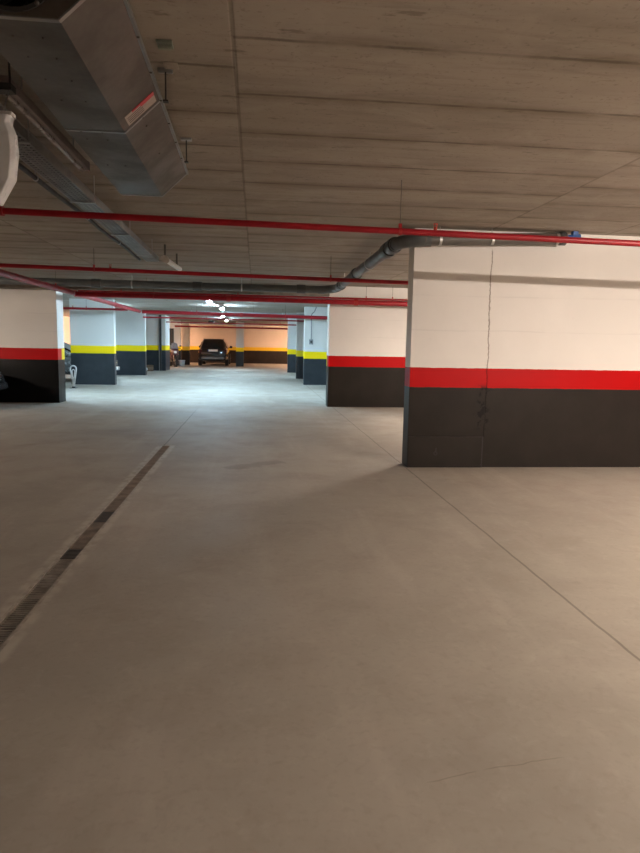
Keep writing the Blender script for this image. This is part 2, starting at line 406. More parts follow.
# ------------------------------------------------------------------ red sprinkler pipes
def pipe_run(name, label, a, b, r, rods, sprinklers=(), couplings=(), cat='pipe', mat='red_pipe'):
    A, Bv = Vector(a), Vector(b); d = (Bv - A).normalized()
    t = thing(name, a, label, cat)
    obj('pipe', cyl(B(), (0,0,0), Bv-A, r, 16), M[mat], t, smooth=True)
    at = lambda x: A.lerp(Bv, (x - A.x)/(Bv.x - A.x)) if abs(d.x) > .5 else A.lerp(Bv, (x - A.y)/(Bv.y - A.y))
    for x in rods:
        p = at(x) - A
        bm = B(); ring(bm, p - d*.012, r*.98, r+.006, d, .024, 20)
        box(bm, p.x-.012, p.x+.012, p.y-.012, p.y+.012, p.z+r, p.z+r+.035)
        cl = obj('clamp', bm, M['red_clamp' if mat == 'red_pipe' else 'steel'], t)
        obj('hanger_rod', cyl(B(), p+Vector((0,0,r+.03)), (p.x, p.y, H-a[2]-.001), .0035, 8), M['galv_dull'], t)
    for x in couplings:
        p = at(x) - A
        obj('coupling', cyl(B(), p - d*.045, p + d*.045, r+.012, 18), M['red_clamp' if mat == 'red_pipe' else 'steel'], t, smooth=True)
    for x in sprinklers:
        p = at(x) - A
        bm = B(); cyl(bm, p+Vector((0,0,r*.6)), p+Vector((0,0,r+.02)), .015, 10)
        s = obj('sprinkler', bm, M['orange_fit'], t, smooth=True)
        bm = B(); cyl(bm, p+Vector((0,0,r+.046)), p+Vector((0,0,r+.05)), .02, 14)
        for sx in (-1, 1): cyl(bm, p+Vector((sx*.011,0,r+.018)), p+Vector((sx*.011,0,r+.047)), .004, 6)
        obj('deflector', bm, M['orange_fit'], s)
    return t
pipe_run('sprinkler_pipe', 'nearest red sprinkler pipe, crossing the whole photo below the ceiling', (-3.83, 5.3, 2.4215), (8.9, 5.3, 2.252), .026, (-2.6, 1.165, 4.6), (1.46,), (-1.98,))
pipe_run('sprinkler_pipe', 'second red sprinkler pipe, thinner, crossing behind the end of the cable tray', (-3.83, 9.85, 2.478), (8.9, 9.85, 2.307), .03, (-2.36, 1.12, 4.5), (-2.13,), ())
pipe_run('sprinkler_pipe', 'thick red sprinkler pipe crossing along the dark beam in the middle of the photo', (-3.82, 14.3, 2.405), (8.9, 14.3, 2.345), .055, (-2.2, .4, 5.0), (), (-.6, 2.2))
pipe_run('sprinkler_pipe', 'thin red pipe just above the thick red pipe by the beam', (-3.8, 14.42, 2.475), (8.9, 14.42, 2.465), .022, (-2.9, -.4, 2.45, 3.05), (), ())
pipe_run('sprinkler_pipe', 'red sprinkler pipe crossing in the cool light before the white wall with the switch', (-3.81, 22.3, 2.425), (8.9, 22.3, 2.30), .06, (-2.0, 1.0, 4.0), (), (-.5,))
pipe_run('sprinkler_pipe', 'thin dark red pipe before the dull fourth right wall', (-4.5, 26.5, 2.40), (8.9, 26.5, 2.38), .03, (-2.0, 1.2), (), ())
pipe_run('sprinkler_pipe', 'dark red pipe before the farthest right wall end', (-4.4, 32.4, 2.41), (8.9, 32.4, 2.39), .03, (-1.6, 1.2), (), ())
pipe_run('sprinkler_pipe', 'red pipe crossing above the roof of the black car', (-4.9, 39.9, 2.40), (8.9, 39.9, 2.37), .05, (-2.0, .4), (), ())
pipe_run('sprinkler_pipe', 'red pipe running away along the left side above the near left wall', (-3.92, 2.0, 2.43), (-3.88, 22.2, 2.43), .055, (4.0, 9.2, 13.2, 18.5), (), (10.2, 14.6))
pipe_run('sprinkler_pipe', 'red pipe at the left, crossing above the cars between the left walls', (-9.8, 20.6, 2.40), (-3.96, 20.6, 2.40), .035, (-7.5, -5.2), (-6.2, -5.6), ())
pipe_run('conduit', 'thin pale conduit under the ceiling before the beam on the left', (-4.68, 14.05, 2.665), (-.6, 14.05, 2.61), .014, (-2.3,), (), (), 'conduit', 'white_enamel')
for y, z, lab in ((24.6, 2.56, 'grey ceiling conduit crossing just beyond the white wall with the switch'), (29.6, 2.5, 'pale ceiling conduit crossing between the two lit lamps and the far lamp'), (36.2, 2.5, 'farthest pale ceiling conduit, before the black car')):
    pipe_run('conduit', lab, (-4.3, y, z), (6.0, y, z), .028, (-2.4, 1.0), (), (), 'conduit', 'cable_grey')

# ------------------------------------------------------------------ grey drain pipe with elbows
t = thing('waste_pipe', (1.62, 7.2, 2.6), 'grey plastic waste pipe bending along the big right wall top and away to the beam', 'pipe')
T0 = Vector((1.62, 7.2, 2.6))
L = lambda *p: Vector(p) - T0
r = .066
obj('wall_run', sweep(B(), [L(1.86,7.21,2.612), L(3.45,7.21,2.675)], r, 20), M['pvc_wall'], t, smooth=True)
obj('elbow', sweep(B(), [L(1.94,7.21,2.614), L(1.80,7.23,2.608), L(1.70,7.29,2.60), L(1.64,7.39,2.60), L(1.61,7.55,2.60)], [.074,.074,.074,.074,.074], 20), M['pvc'], t, smooth=True)
obj('run', sweep(B(), [L(1.61,7.5,2.60), L(1.645,13.2,2.585)], .076, 20), M['pvc'], t, smooth=True)
for y0, y1 in ((7.55, 7.74), (7.86, 8.1), (10.55, 10.75), (12.5, 12.72)):
    k = lambda y: L(1.61 + (y-7.5)*.006, y, 2.60 - (y-7.5)*.0026)
    obj('coupling', sweep(B(), [k(y0), k(y0+.03), k(y1-.03), k(y1)], [.09,.096,.096,.09], 20), M['pvc_dark'], t, smooth=True)
obj('elbow', sweep(B(), [L(1.645,13.1,2.585), L(1.63,13.3,2.583), L(1.56,13.43,2.578), L(1.44,13.5,2.57), L(1.28,13.52,2.562)], .084, 20), M['pvc'], t, smooth=True)
obj('beam_run', sweep(B(), [L(1.40,13.52,2.567), L(-10.55,13.52,2.58)], .075, 20), M['pvc'], t, smooth=True)
for x in (.92, -1.2, -3.2):
    obj('coupling', sweep(B(), [L(x+.09,13.52,2.569), L(x-.09,13.52,2.569)], .09, 20), M['pvc_dark'], t, smooth=True)
for x in (2.04, 2.64, 3.40):
    z = 2.612 + (x-1.86)*.0396
    bm = B(); ring(bm, L(x-.014,7.21,z), r*.98, r+.007, (1,0,0), .028, 24)
    c = obj('pipe_clamp', bm, M['steel'], t)
    obj('clamp_rod', cyl(B(), L(x,7.21,z+r), L(x,7.21,H-.001), .005, 8), M['steel'], c)
for y in (9.3, 12.1):
    z = 2.595
    bm = B(); ring(bm, L(1.61+(y-7.5)*.006,y-.014,z), r*1.1, r+.018, (0,1,0), .028, 24)
    c = obj('pipe_clamp', bm, M['steel'], t)
    obj('clamp_rod', cyl(B(), L(1.61+(y-7.5)*.006,y,z+r), L(1.61+(y-7.5)*.006,y,H-.001), .005, 8), M['steel'], c)
for x in (-.3, -2.5):
    bm = B(); ring(bm, L(x-.014,13.52,2.57), r*1.1, r+.018, (1,0,0), .028, 24)
    c = obj('pipe_clamp', bm, M['steel'], t)
    obj('clamp_rod', cyl(B(), L(x,13.52,2.57+r), L(x,13.52,H-.001), .005, 8), M['steel'], c)
tag(obj('end_cap', sweep(B(), [L(3.44,7.21,2.675), L(3.50,7.21,2.678), L(3.52,7.21,2.679)], [.074,.076,.05], 20), M['pvc_dark'], t, smooth=True), None)
bm = B(); sweep(bm, [L(3.52,7.21,2.69), L(3.60,7.21,2.70), L(3.68,7.21,2.705)], [.03,.032,.03], 14); box(bm, 1.96, 2.02, -.03, .03, .118, H-2.6-.001)
tag(obj('blue_fitting', bm, M['blue'], t), 'blue plastic fitting at the pipe end')

# ------------------------------------------------------------------ ceiling fan unit
t = thing('ventilation_fan', (-.79, 3.5, 2.44), 'galvanised angular ventilation fan hanging from the ceiling at top left', 'fan', .012)
F = Vector((-.765, 3.5, 2.44)); y0, y1 = 2.27-3.5, 4.78-3.5
prof = [(-.14,0), (.14,0), (.31,.16), (.31,.175), (.19,.29), (-.17,.29), (-.205,.175), (-.205,.16)]
bm = B()
rings = []
for y in (y0, -.12, y1-.0):
    rings.append([(x, y, z) for x, z in prof])
loft(bm, rings, cap=False)
# back end plate
vs = [bm.verts.new((x, y1, z)) for x, z in prof]; bm.faces.new(vs)
# near end plate with a round mouth
n = 32; cz = .150; R = .128
rim = [bm.verts.new((R*math.cos(2*PI*k/n), y0, cz+R*math.sin(2*PI*k/n))) for k in range(n)]
def onprof(a):
    d = Vector((math.cos(a), math.sin(a))); best = None
    P = [Vector(p) - Vector((0, cz)) for p in prof]
    for p, q in zip(P, P[1:]+P[:1]):
        e = q-p; den = d.x*e.y - d.y*e.x
        if abs(den) < 1e-9: continue
        s = (p.x*e.y - p.y*e.x)/den; u = (p.x*d.y - p.y*d.x)/den
        if s > 0 and -1e-6 <= u <= 1+1e-6 and (best is None or s < best): best = s
    return d*best
outr = [bm.verts.new((onprof(2*PI*k/n).x, y0, cz+onprof(2*PI*k/n).y)) for k in range(n)]
for k in range(n):
    j = (k+1) % n; bm.faces.new((rim[k], rim[j], outr[j], outr[k]))
body = obj('casing', bm, M['galv_dull'], t)
sol = body.modifiers.new('solid', 'SOLIDIFY'); sol.thickness = .004; sol.offset = -1
# rolled edges, flange and seam strips
bm = B()
for sx in (-1, 1): box(bm, -.217 if sx < 0 else .31, -.205 if sx < 0 else .322, y0, y1, .158, .177)
obj('flange', bm, M['galv'], t)
for y in (y0, -.12, y1-.02):
    bm = B()
    for p, q in zip(prof[-1:]+prof[:3], prof[:4]):
        p, q = Vector((p[0], 0, p[1])), Vector((q[0], 0, q[1])); e = (q-p).normalized(); nn = Vector((e.z, 0, -e.x))*.003
        vs = [bm.verts.new((v.x, yy, v.z)) for v, yy in ((p+nn, y), (q+nn, y), (q+nn, y+.02), (p+nn, y+.02))]
        vs2 = [bm.verts.new((v.x, yy, v.z)) for v, yy in ((p-nn, y), (q-nn, y), (q-nn, y+.02), (p-nn, y+.02))]
        bm.faces.new(vs); bm.faces.new(vs2[::-1])
        for i in range(4): bm.faces.new((vs[i], vs2[i], vs2[(i+1) % 4], vs[(i+1) % 4]))
    obj('seam_strip', bm, M['galv'], t)
bm = B(); ring(bm, (0, y0-.006, cz), R-.002, R+.012, (0,1,0), .008, 36)
mouth = obj('mouth_ring', bm, M['dark_metal'], t, smooth=True)
obj('mouth_shade_lining', ring(B(), (0, y0+.003, cz), R-.004, R, (0,1,0), .3, 36), M['black'], t)  # black lining stands in for the shade inside the mouth
obj('mouth_shade_disc', cyl(B(), (0, y0+.26, cz), (0, y0+.265, cz), R-.005, 32), M['black'], t)  # black disc paints the deep shade at the back of the mouth
bm = B(); cyl(bm, (0, y0+.12, cz), (0, y0+.2, cz), .045, 18)
for k in range(7):
    a = 2*PI*k/7; c, s = math.cos(a), math.sin(a)
    p = [Vector((c*.04 - s*.02, y0+.12, cz+s*.04 + c*.02)), Vector((c*.04 + s*.02, y0+.18, cz+s*.04 - c*.02)), Vector((c*.118 + s*.035, y0+.175, cz+s*.118 - c*.035)), Vector((c*.118 - s*.03, y0+.13, cz+s*.118 + c*.03))]
    up = [bm.verts.new(q) for q in p]; dn = [bm.verts.new(q+Vector((0,.004,0))) for q in p]
    bm.faces.new(up); bm.faces.new(dn[::-1])
    for i in range(4): bm.faces.new((up[i], dn[i], dn[(i+1)%4], up[(i+1)%4]))
obj('impeller', bm, M['black'], t)
def rivet(p, nrm, r=.007):
    p = Vector(p); nrm = Vector(nrm).normalized(); obj('rivet', sweep(B(), [p-nrm*.002, p+nrm*.003, p+nrm*.005], [r, r*.8, r*.3], 8), M['galv_dull'], t)
for i in range(7):
    y = y0+.12+i*.33
    rivet((.316, y, .158), (0,0,-1)); rivet((-.211, y, .158), (0,0,-1), .006)
for y in (-.1, .02, .5): rivet((.225, y, .08), (.68,0,-.73)); rivet((.03, y, 0), (0,0,-1)); rivet((-.07, y, 0), (0,0,-1))
for y in (y0+.14, y0+.3, y0+.5, y0+.72): rivet((-.05, y, 0), (0,0,-1), .005); rivet((.05, y, 0), (0,0,-1), .005)
rivet((.08, y0-.02, .035), (0,-1,0), .008)
# sticker across the slanted face
e = Vector((.17, 0, .16)).normalized(); nn = Vector((.16, 0, -.17)).normalized()
P0 = Vector((.14, 0, 0))
def onface(bm, s0, s1, ya, yb, lift):
    c = [P0+e*s0+Vector((0,ya,0)), P0+e*s1+Vector((0,ya,0)), P0+e*s1+Vector((0,yb,0)), P0+e*s0+Vector((0,yb,0))]
    a = [bm.verts.new(q+nn*.0005) for q in c]; b = [bm.verts.new(q+nn*lift) for q in c]
    bm.faces.new(a[::-1]); bm.faces.new(b)
    for i in range(4): bm.faces.new((a[i], a[(i+1)%4], b[(i+1)%4], b[i]))
ys = 3.24-3.5
bm = B(); onface(bm, .035, .215, ys, ys+.115, .0018); st = obj('sticker', bm, M['sticker'], t)
bm = B(); onface(bm, .13, .215, ys-.002, ys+.035, .003); onface(bm, .08, .13, ys-.002, ys+.014, .003); tag(obj('red_band', bm, M['sticker_red'], st), 'red band on the sticker')
bm = B()
for i in range(4): onface(bm, .045, .14, ys+.03+i*.02, ys+.036+i*.02, .0025)
obj('print_lines', bm, M['ink'], st)
for x in (-.23, .335):
    for y in (3.42-3.5, 4.5-3.5):
        bm = B(); cyl(bm, (x, y, .165), (x, y, H-2.44-.012), .004, 8); box(bm, x-.013, x+.013, y-.015, y+.015, .165, .172)
        h = obj('hanger_rod', bm, M['dark_metal'], t)
        obj('ceiling_plate', box(B(), x-.035, x+.035, y-.02, y+.02, H-2.44-.014, H-2.44-.001), M['steel'], h)
box_ = B(); box(box_, .20, .28, y1, y1+.05, .16, .23); obj('end_bracket', box_, M['black'], t)
for ya in (y0+.2, y1-.28): obj('mounting_rail', box(B(), -.16, .16, ya, ya+.08, .29, H-2.44-.001), M['steel'], t)

# ceiling bits beside the fan
bm = B(); box(bm, -.452, -.382, 3.10, 3.17, H-.014, H-.001); box(bm, -.445, -.39, 3.125, 3.145, H-.03, H-.014)
tag(obj('junction_plate', bm, M['greenbox'], bevel=.002), 'small pale green plate on the ceiling beside the fan', 'ceiling plate')
tag(obj('mortar_patch', box(B(), -.455, -.385, 3.33, 3.41, H-.006, H-.0005), M['plaster'], bevel=.003), 'pale mortar patch on the ceiling beside the fan', 'mortar patch')

# ------------------------------------------------------------------ cable tray
ty0, ty1 = 1.2, 9.5
t = thing('cable_tray', (-1.42, 0, 2.55), 'perforated galvanised cable tray running away under the ceiling on the left', 'cable tray')
w = .085
def shear(y): return -(y - 5.8)*.012               # the tray drifts slightly to the left as it recedes
def tb(bm, x0, x1, z0, z1, a=ty0, b=ty1):
    v = [bm.verts.new(p) for p in ((x0+shear(a),a,z0),(x1+shear(a),a,z0),(x1+shear(b),b,z0),(x0+shear(b),b,z0),(x0+shear(a),a,z1),(x1+shear(a),a,z1),(x1+shear(b),b,z1),(x0+shear(b),b,z1))]
    for q in ((0,3,2,1),(4,5,6,7),(0,1,5,4),(1,2,6,5),(2,3,7,6),(3,0,4,7)): bm.faces.new([v[i] for i in q])
bm = B()
for x in (-w, -w*.5, 0, w*.5): tb(bm, x+.0, x+.012, 0, .003)
tb(bm, w-.012, w, 0, .003)
yy = ty0
while yy < ty1-.01:
    tb(bm, -w, w, 0, .003, yy, yy+.022); yy += .05
obj('tray_bottom', bm, M['galv'], t)
for sx in (-1, 1):
    bm = B(); tb(bm, sx*w-.002, sx*w+.002, 0, .06); tb(bm, sx*w-.008, sx*w+.008, .058, .062)
    obj('side_rail', bm, M['galv'], t)
for i, (x, rr, mt) in enumerate(((-.06,.011,'cable'),(-.035,.009,'cable_grey'),(-.012,.011,'cable'),(.012,.008,'cable_grey'),(.035,.012,'cable'),(.06,.009,'cable'))):
    pts = [(x+shear(y)+random.uniform(-.006,.006), y, rr+.004+random.uniform(0,.008)) for y in [ty0+k*.6 for k in range(int((ty1-ty0)/.6)+1)]]
    obj('cable', sweep(B(), pts, rr, 8), M[mt], t, smooth=True)
for y in (2.4, 4.0, 5.6, 7.2, 8.8):
    bm = B(); tb(bm, -w-.015, w+.015, -.012, -.001, y-.015, y+.015)
    b = obj('tray_bracket', bm, M['steel'], t)
    for sx in (-1, 1): obj('bracket_rod', cyl(B(), (sx*(w+.008)+shear(y), y, -.005), (sx*(w+.008)+shear(y), y, H-2.55-.001), .004, 8), M['steel'], b)
# loose cable below the tray's left side
pts = [(-1.60+.005*math.sin(k*1.3) + shear(3+.5*k), 3+.5*k, 2.585-.012*abs(math.sin(k*.9))) for k in range(14)]
o = obj('hanging_cable', sweep(B(), pts, .018, 8), M['cable'], smooth=True)
tag(o, 'dark cable bundle slung along the left side of the cable tray', 'cable')
for k in (1, 4, 7, 10, 13):
    bm = B(); x, y, z = pts[k]; ring(bm, (x, y-.008, z), .017, .022, (0,1,0), .016, 12); cyl(bm, (x, y, z+.02), (x, y, H-.001), .003, 6)
    obj('cable_hook', bm, M['steel'], o)

# batten lamp, unlit
t = thing('batten_lamp', (-1.15, 3.2, 2.55), 'unlit dusty batten lamp running between the fan and the cable tray', 'lamp')
def lb(bm, x0, x1, z0, z1, a, b): box(bm, x0, x1, a, b, z0, z1)
bm = B(); lb(bm, -.034, .034, 0, .05, 0, 1.4); obj('housing', bm, M['dusty'], t, bevel=.006)
for yy in (.25, 1.15): obj('hanger_rod', cyl(B(), (0, yy, .05), (0, yy, H-2.55-.001), .004, 8), M['steel'], t)
for yy in (0, 1.37): obj('end_cap', box(B(), -.036, .036, yy-.005, yy+.035, -.004, .054), M['dusty'], t, bevel=.004)
obj('tube', cyl(B(), (0, .04, -.008), (0, 1.36, -.008), .012, 12), M['tube_off'], t, smooth=True)
# dark support bracket above the hanging panel
bm = B(); box(bm, -1.29, -1.085, 3.12, 3.18, 2.515, 2.545); box(bm, -1.29, -1.22, 3.10, 3.19, 2.57, 2.59)
for x in (-1.26, -1.10): cyl(bm, (x, 3.15, 2.53), (x, 3.15, H-.001), .005, 8)
tag(obj('support_bracket', bm, M['dark_metal']), 'dark cross bracket under the ceiling at the left edge, above the hanging panel', 'bracket')

# hanging white panel lamp at the left edge
t = thing('hanging_lamp', (-1.15, 3.06, 2.01), 'white faceted lamp hanging on a wire at the left edge, below the bracket', 'lamp')
out = [(-.115,.30), (-.105,.38), (.085,.38), (.078,.345), (.095,.30), (.10,.22), (.085,.11), (.02,0), (-.06,.0), (-.10,.11)]
bm = B(); loft(bm, [[(x*.8, -.025, z*.98+.004) for x, z in out], [(x, -.01, z) for x, z in out], [(x, .03, z) for x, z in out], [(x*.8, .045, z*.98+.004) for x, z in out]])
obj('diffuser', bm, M['diffuser'], t, bevel=.004)
obj('top_cap', box(B(), -.11, .09, -.018, .036, .375, .392), M['white_enamel'], t, bevel=.003)
obj('wire', cyl(B(), (.045, .01, .392), (.045, .088, .508), .0025, 6), M['steel'], t)
obj('wire', cyl(B(), (-.09, .01, .392), (-.09, .088, .508), .0025, 6), M['steel'], t)

# small unlit lamp just past the tray's end
t = thing('stub_lamp', (-1.26, 9.25, 2.56), 'short pale tube lamp at the far end of the cable tray', 'lamp')
obj('tube', sweep(B(), [(0,.0,0), (.03,.5,-.002), (.07,1.15,-.004)], .035, 14), M['white_pl'], t, smooth=True)
obj('end_cap', sweep(B(), [(-.003,-.05,0), (.0,.08,0)], .05, 14), M['plaster'], t, smooth=True)
for yy in (.0, .9): obj('hanger', box(B(), -.012+yy*.06, .012+yy*.06, yy-.012, yy+.012, .03, H-2.56-.001), M['galv_dull'], t)

# ------------------------------------------------------------------ lit lamps
def tube_lamp(loc, label, mat, rz=0, group='lit ceiling tube lamps'):
    t = thing('tube_lamp', loc, label, 'lamp', rz, group)
    bm = B(); box(bm, -.06, .06, -.65, .65, .03, .075); obj('housing', bm, M['white_enamel'], t, bevel=.006)
    for x in (-.03, .03):
        obj('tube', cyl(B(), (x, -.6, 0), (x, .6, 0), .014, 10), M[mat], t, smooth=True)
    for yy in (-.62, .62): obj('socket', box(B(), -.055, .055, yy-.02, yy+.02, -.018, .03), M['white_pl'], t)
    for yy in (-.4, .4): obj('hanger_rod', cyl(B(), (0, yy, .075), (0, yy, H-loc[2]-.001), .005, 8), M['steel'], t)
    return t
lz = 2.63
l1 = tube_lamp((-1.40, 19.6, lz), 'brightest lit tube lamp seen below the thick red pipe', 'tube')
dup(l1, (-1.3, 16.8, lz), 'lit tube lamp just beyond the beam, hidden above the thick red pipe')
dup(l1, (-5.75, 16.9, lz), 'added tube lamp in the left bay, unseen behind the near left wall')  # added out of sight to light the face of the white pier
dup(l1, (3.4, 18.6, lz), 'added tube lamp in the right bay, unseen behind the second right wall')  # hidden extra lamp, brightens the third right wall
dup(l1, (-5.5, 24.4, lz), 'added tube lamp in the left bay, unseen behind the white pier')  # put in behind the pier to brighten the second left wall
dup(l1, (3.6, 29.0, lz), 'added tube lamp in the far right bay, out of sight')  # unseen extra lamp to brighten the farthest right wall end
dup(l1, (-1.22, 23.3, lz), 'lit tube lamp just beyond the nearest lit one')
dup(l1, (-1.50, 29.2, lz), 'lit tube lamp hanging between the dull right wall and the far lamp')
dup(l1, (-1.58, 34.9, lz), 'small far lit tube lamp above the black car')
lz = 2.47
G = 'warm tube lamps over the near bays'
a1 = tube_lamp((12.4, 4.25, lz), 'bright warm tube lamp farthest out at the right', 'strong_tube', PI/2, G)
dup(a1, (10.7, 4.85, lz), 'bright warm tube lamp out at the right, nearer the big red-striped wall')
w1 = tube_lamp((4.6, 10.8, lz), 'warm tube lamp in the bay behind the big right wall', 'warm_tube', PI/2, G)
dup(w1, (-8.4, 9.8, lz), 'unseen warm tube lamp added out at the left to light the near left wall')  # added out of view to brighten the near left wall
c1 = tube_lamp((4.7, 2.3, lz), 'unseen warm fill lamp added at the right beside the viewer', 'fill_tube', 1.33, G)  # unseen fill, added to even out the big right wall and near floor
o1 = tube_lamp((3.5, 43.6, lz), 'amber tube lamp before the far wall', 'orange_tube', PI/2, 'amber tube lamps over the far bays')
dup(o1, (-7.3, 44.8, lz), 'amber tube lamp out at the left before the far wall')
dup(o1, (-8.6, 35.6, lz), 'amber tube lamp far out at the left beside the left wall return')
# dark box lamp beside the far tube
t = thing('emergency_light', (-2.28, 33.4, 2.50), 'small dark box fixture under the ceiling left of the far lit lamp', 'light fixture')
obj('case', box(B(), -.14, .14, -.06, .06, -.05, .05), M['dark_metal'], t, bevel=.01)
obj('hanger_rod', cyl(B(), (0,0,.05), (0,0,H-2.5-.0005), .01, 8), M['steel'], t)

# switch box on the white wall
t = thing('light_switch', (1.95, 22.9, 1.53), 'small grey switch box with a conduit on the white right wall', 'switch')
obj('box', box(B(), -.07, .07, -.06, -.001, -.09, .09), M['cable_grey'], t, bevel=.008)
tag(obj('rocker', box(B(), -.035, .035, -.068, -.06, -.045, .045), M['dark_metal'], t), None)
obj('conduit', sweep(B(), [(0,-.02,.09), (0,-.02,.93), (.02,-.02,.99), (.1,-.02,1.06), (.16,-.02,1.20), (.16,-.02,H-1.531)], .018, 10), M['cable_grey'], t, smooth=True)

# ------------------------------------------------------------------ vehicles
def ringy(y, hw, zb, zt, n=28, ex=5):
    out = []; cz = (zb+zt)/2; hz = (zt-zb)/2
    for k in range(n):
        a = 2*PI*k/n; c, s = math.cos(a), math.sin(a)
        out.append((math.copysign(abs(c)**(2/ex), c)*hw, y, cz+math.copysign(abs(s)**(2/ex), s)*hz))
    return out
def ringz(z, y0, y1, hw, n=32, ex=6):
    out = []; cy = (y0+y1)/2; hy = (y1-y0)/2
    for k in range(n):
        a = 2*PI*k/n; c, s = math.cos(a), math.sin(a)
        out.append((math.copysign(abs(c)**(2/ex), c)*hw, cy+math.copysign(abs(s)**(2/ex), s)*hy, z))
    return out
def pane(bm, pts, nrm, th=.012):
    nrm = Vector(nrm).normalized()*th
    a = [bm.verts.new(Vector(p)) for p in pts]; b = [bm.verts.new(Vector(p)+nrm) for p in pts]
    bm.faces.new(a[::-1]); bm.faces.new(b); n = len(pts)
    for i in range(n): bm.faces.new((a[i], a[(i+1)%n], b[(i+1)%n], b[i]))
def make_car(name, loc, rz, label, paint, h=1.69, front_plate=True):
    t = thing(name, loc, label, 'car', rz); k = h/1.69
    st = [(-2.30,.72,.42,.92),(-2.25,.84,.34,1.03),(-2.05,.91,.28,1.09),(-1.2,.94,.24,1.08),(0,.94,.22,1.06),(1.1,.93,.22,1.03),(1.7,.90,.24,.97),(2.05,.84,.28,.89),(2.22,.74,.32,.80),(2.30,.6,.38,.70)]
    body = obj('body', loft(B(), [ringy(y, hw, zb, zt*k) for y, hw, zb, zt in st]), M[paint], t, smooth=True)
    gh = [(1.0*k,-2.18,1.3,.89),(1.10*k,-2.16,1.1,.875),(1.3*k,-2.06,.75,.80),(1.52*k,-1.94,.36,.715),(1.62*k,-1.86,.12,.66),(1.67*k,-1.7,-.1,.58),(1.69*k,-1.45,-.35,.42)]
    obj('cabin', loft(B(), [ringz(*g) for g in gh]), M[paint], t, smooth=True)
    bm = B(); pane(bm, [(-.70,-2.145,1.13*k),(.70,-2.145,1.13*k),(.58,-1.945,1.5*k),(-.58,-1.945,1.5*k)], (0,-1,.5), .02); obj('rear_window', bm, M['glass'], t)
    bm = B(); pane(bm, [(-.72,1.10,1.10*k),(.72,1.10,1.10*k),(.58,.40,1.5*k),(-.58,.40,1.5*k)], (0,1,1.2), .02); obj('windscreen', bm, M['glass'], t)
    for sx in (-1, 1):
        bm = B(); pane(bm, [(sx*.865,-1.75,1.14*k),(sx*.865,-.55,1.14*k),(sx*.72,-.55,1.49*k),(sx*.72,-1.62,1.49*k)], (sx,0,.3), .012)
        obj('side_window', bm, M['glass'], t)
        bm = B(); pane(bm, [(sx*.865,-.47,1.14*k),(sx*.865,.72,1.14*k),(sx*.72,.22,1.49*k),(sx*.72,-.47,1.49*k)], (sx,0,.3), .012)
        obj('side_window', bm, M['glass'], t)
        bm = B(); sweep(bm, [(sx*.87,.62,1.12*k),(sx*.98,.60,1.16*k)], .025, 8); loft(bm, [ringy(.55,.09,1.10*k,1.25*k,16,3), ringy(.66,.08,1.11*k,1.24*k,16,3)])
        for v in bm.verts:
            if abs(v.co.x) < .2: v.co.x += sx*1.02
        obj('mirror', bm, M[paint], t)
        bm = B(); loft(bm, [[(sx*(.66+ (0 if i in (0,3) else .0))+x, y, z) for i, (x, z) in enumerate(((-.0,.78*k),(sx*.2,.78*k),(sx*.19,1.02*k),(-.0,1.0*k)))] for y in (-2.29, -2.12)])
        obj('tail_lamp', bm, M['tail'], t)
        bm = B(); pane(bm, [(sx*.42,2.235,.68*k),(sx*.80,2.10,.70*k),(sx*.78,2.10,.80*k),(sx*.44,2.21,.79*k)], (sx*.4,1,.3), .03)
        obj('head_lamp', bm, M['headlamp'], t)
        bm = B(); sweep(bm, [(sx*.60,-1.6,1.655*k),(sx*.60,-1.5,1.70*k),(sx*.58,-.3,1.70*k),(sx*.58,-.2,1.65*k)], .018, 8); obj('roof_rail', bm, M['chrome'], t)
        for y in (-1.42, 1.42):
            bm = B(); ring(bm, (sx*.74 if sx > 0 else -.95, y, .36), .20, .36, (1,0,0), .21, 28)
            wh = obj('wheel', bm, M['black'], t)
            bm = B(); xx = sx*.93
            ring(bm, (xx-.03, y, .36), .175, .21, (1,0,0), .06, 24); cyl(bm, (xx-.02, y, .36), (xx+.02, y, .36), .05, 12)
            for q in range(5):
                a = 2*PI*q/5; cyl(bm, (xx, y+.04*math.cos(a), .36+.04*math.sin(a)), (xx, y+.19*math.cos(a), .36+.19*math.sin(a)), .02, 6)
            obj('hubcap', bm, M['chrome'], wh)
    obj('rear_bumper', box(B(), -.70, .70, -2.345, -2.2, .42, .56), M['bumper'], t, bevel=.03)
    obj('front_bumper', box(B(), -.66, .66, 2.16, 2.345, .36, .50), M['bumper' if front_plate else paint], t, bevel=.03)
    pl = obj('number_plate', box(B(), -.30, .30, -2.325, -2.25, .90*k, 1.02*k), M['plate'], t)
    obj('plate_strip', box(B(), -.30, -.26, -2.328, -2.325, .90*k, 1.02*k), M['plate_ink'], pl)
    if front_plate: obj('number_plate', box(B(), -.26, .26, 2.345, 2.36, .40, .51), M['plate'], t)
    bm = B()
    for i in range(4): box(bm, -.38, .38, 2.20, 2.315, .56+i*.05, .585+i*.05)
    obj('grille', bm, M['dark_metal'], t)
    return t
make_car('parked_car', (-2.69, 43.1, 0), 0, 'black off-road car parked nose-in before the far wall', 'car_black', 1.70)
make_car('parked_car', (-7.66, 13.75, 0), -PI/2, 'dark grey car mostly cut off by the left edge, before the near left wall', 'car_grey', 1.5, False)
make_car('parked_car', (-8.05, 19.3, 0), -PI/2, 'pale blue car nose seen between the near left wall and the white pier', 'car_blue', 1.5)
make_car('parked_car', (-7.38, 23.9, 0), -PI/2, 'silver car nose seen just right of the white pier', 'car_silver', 1.5)

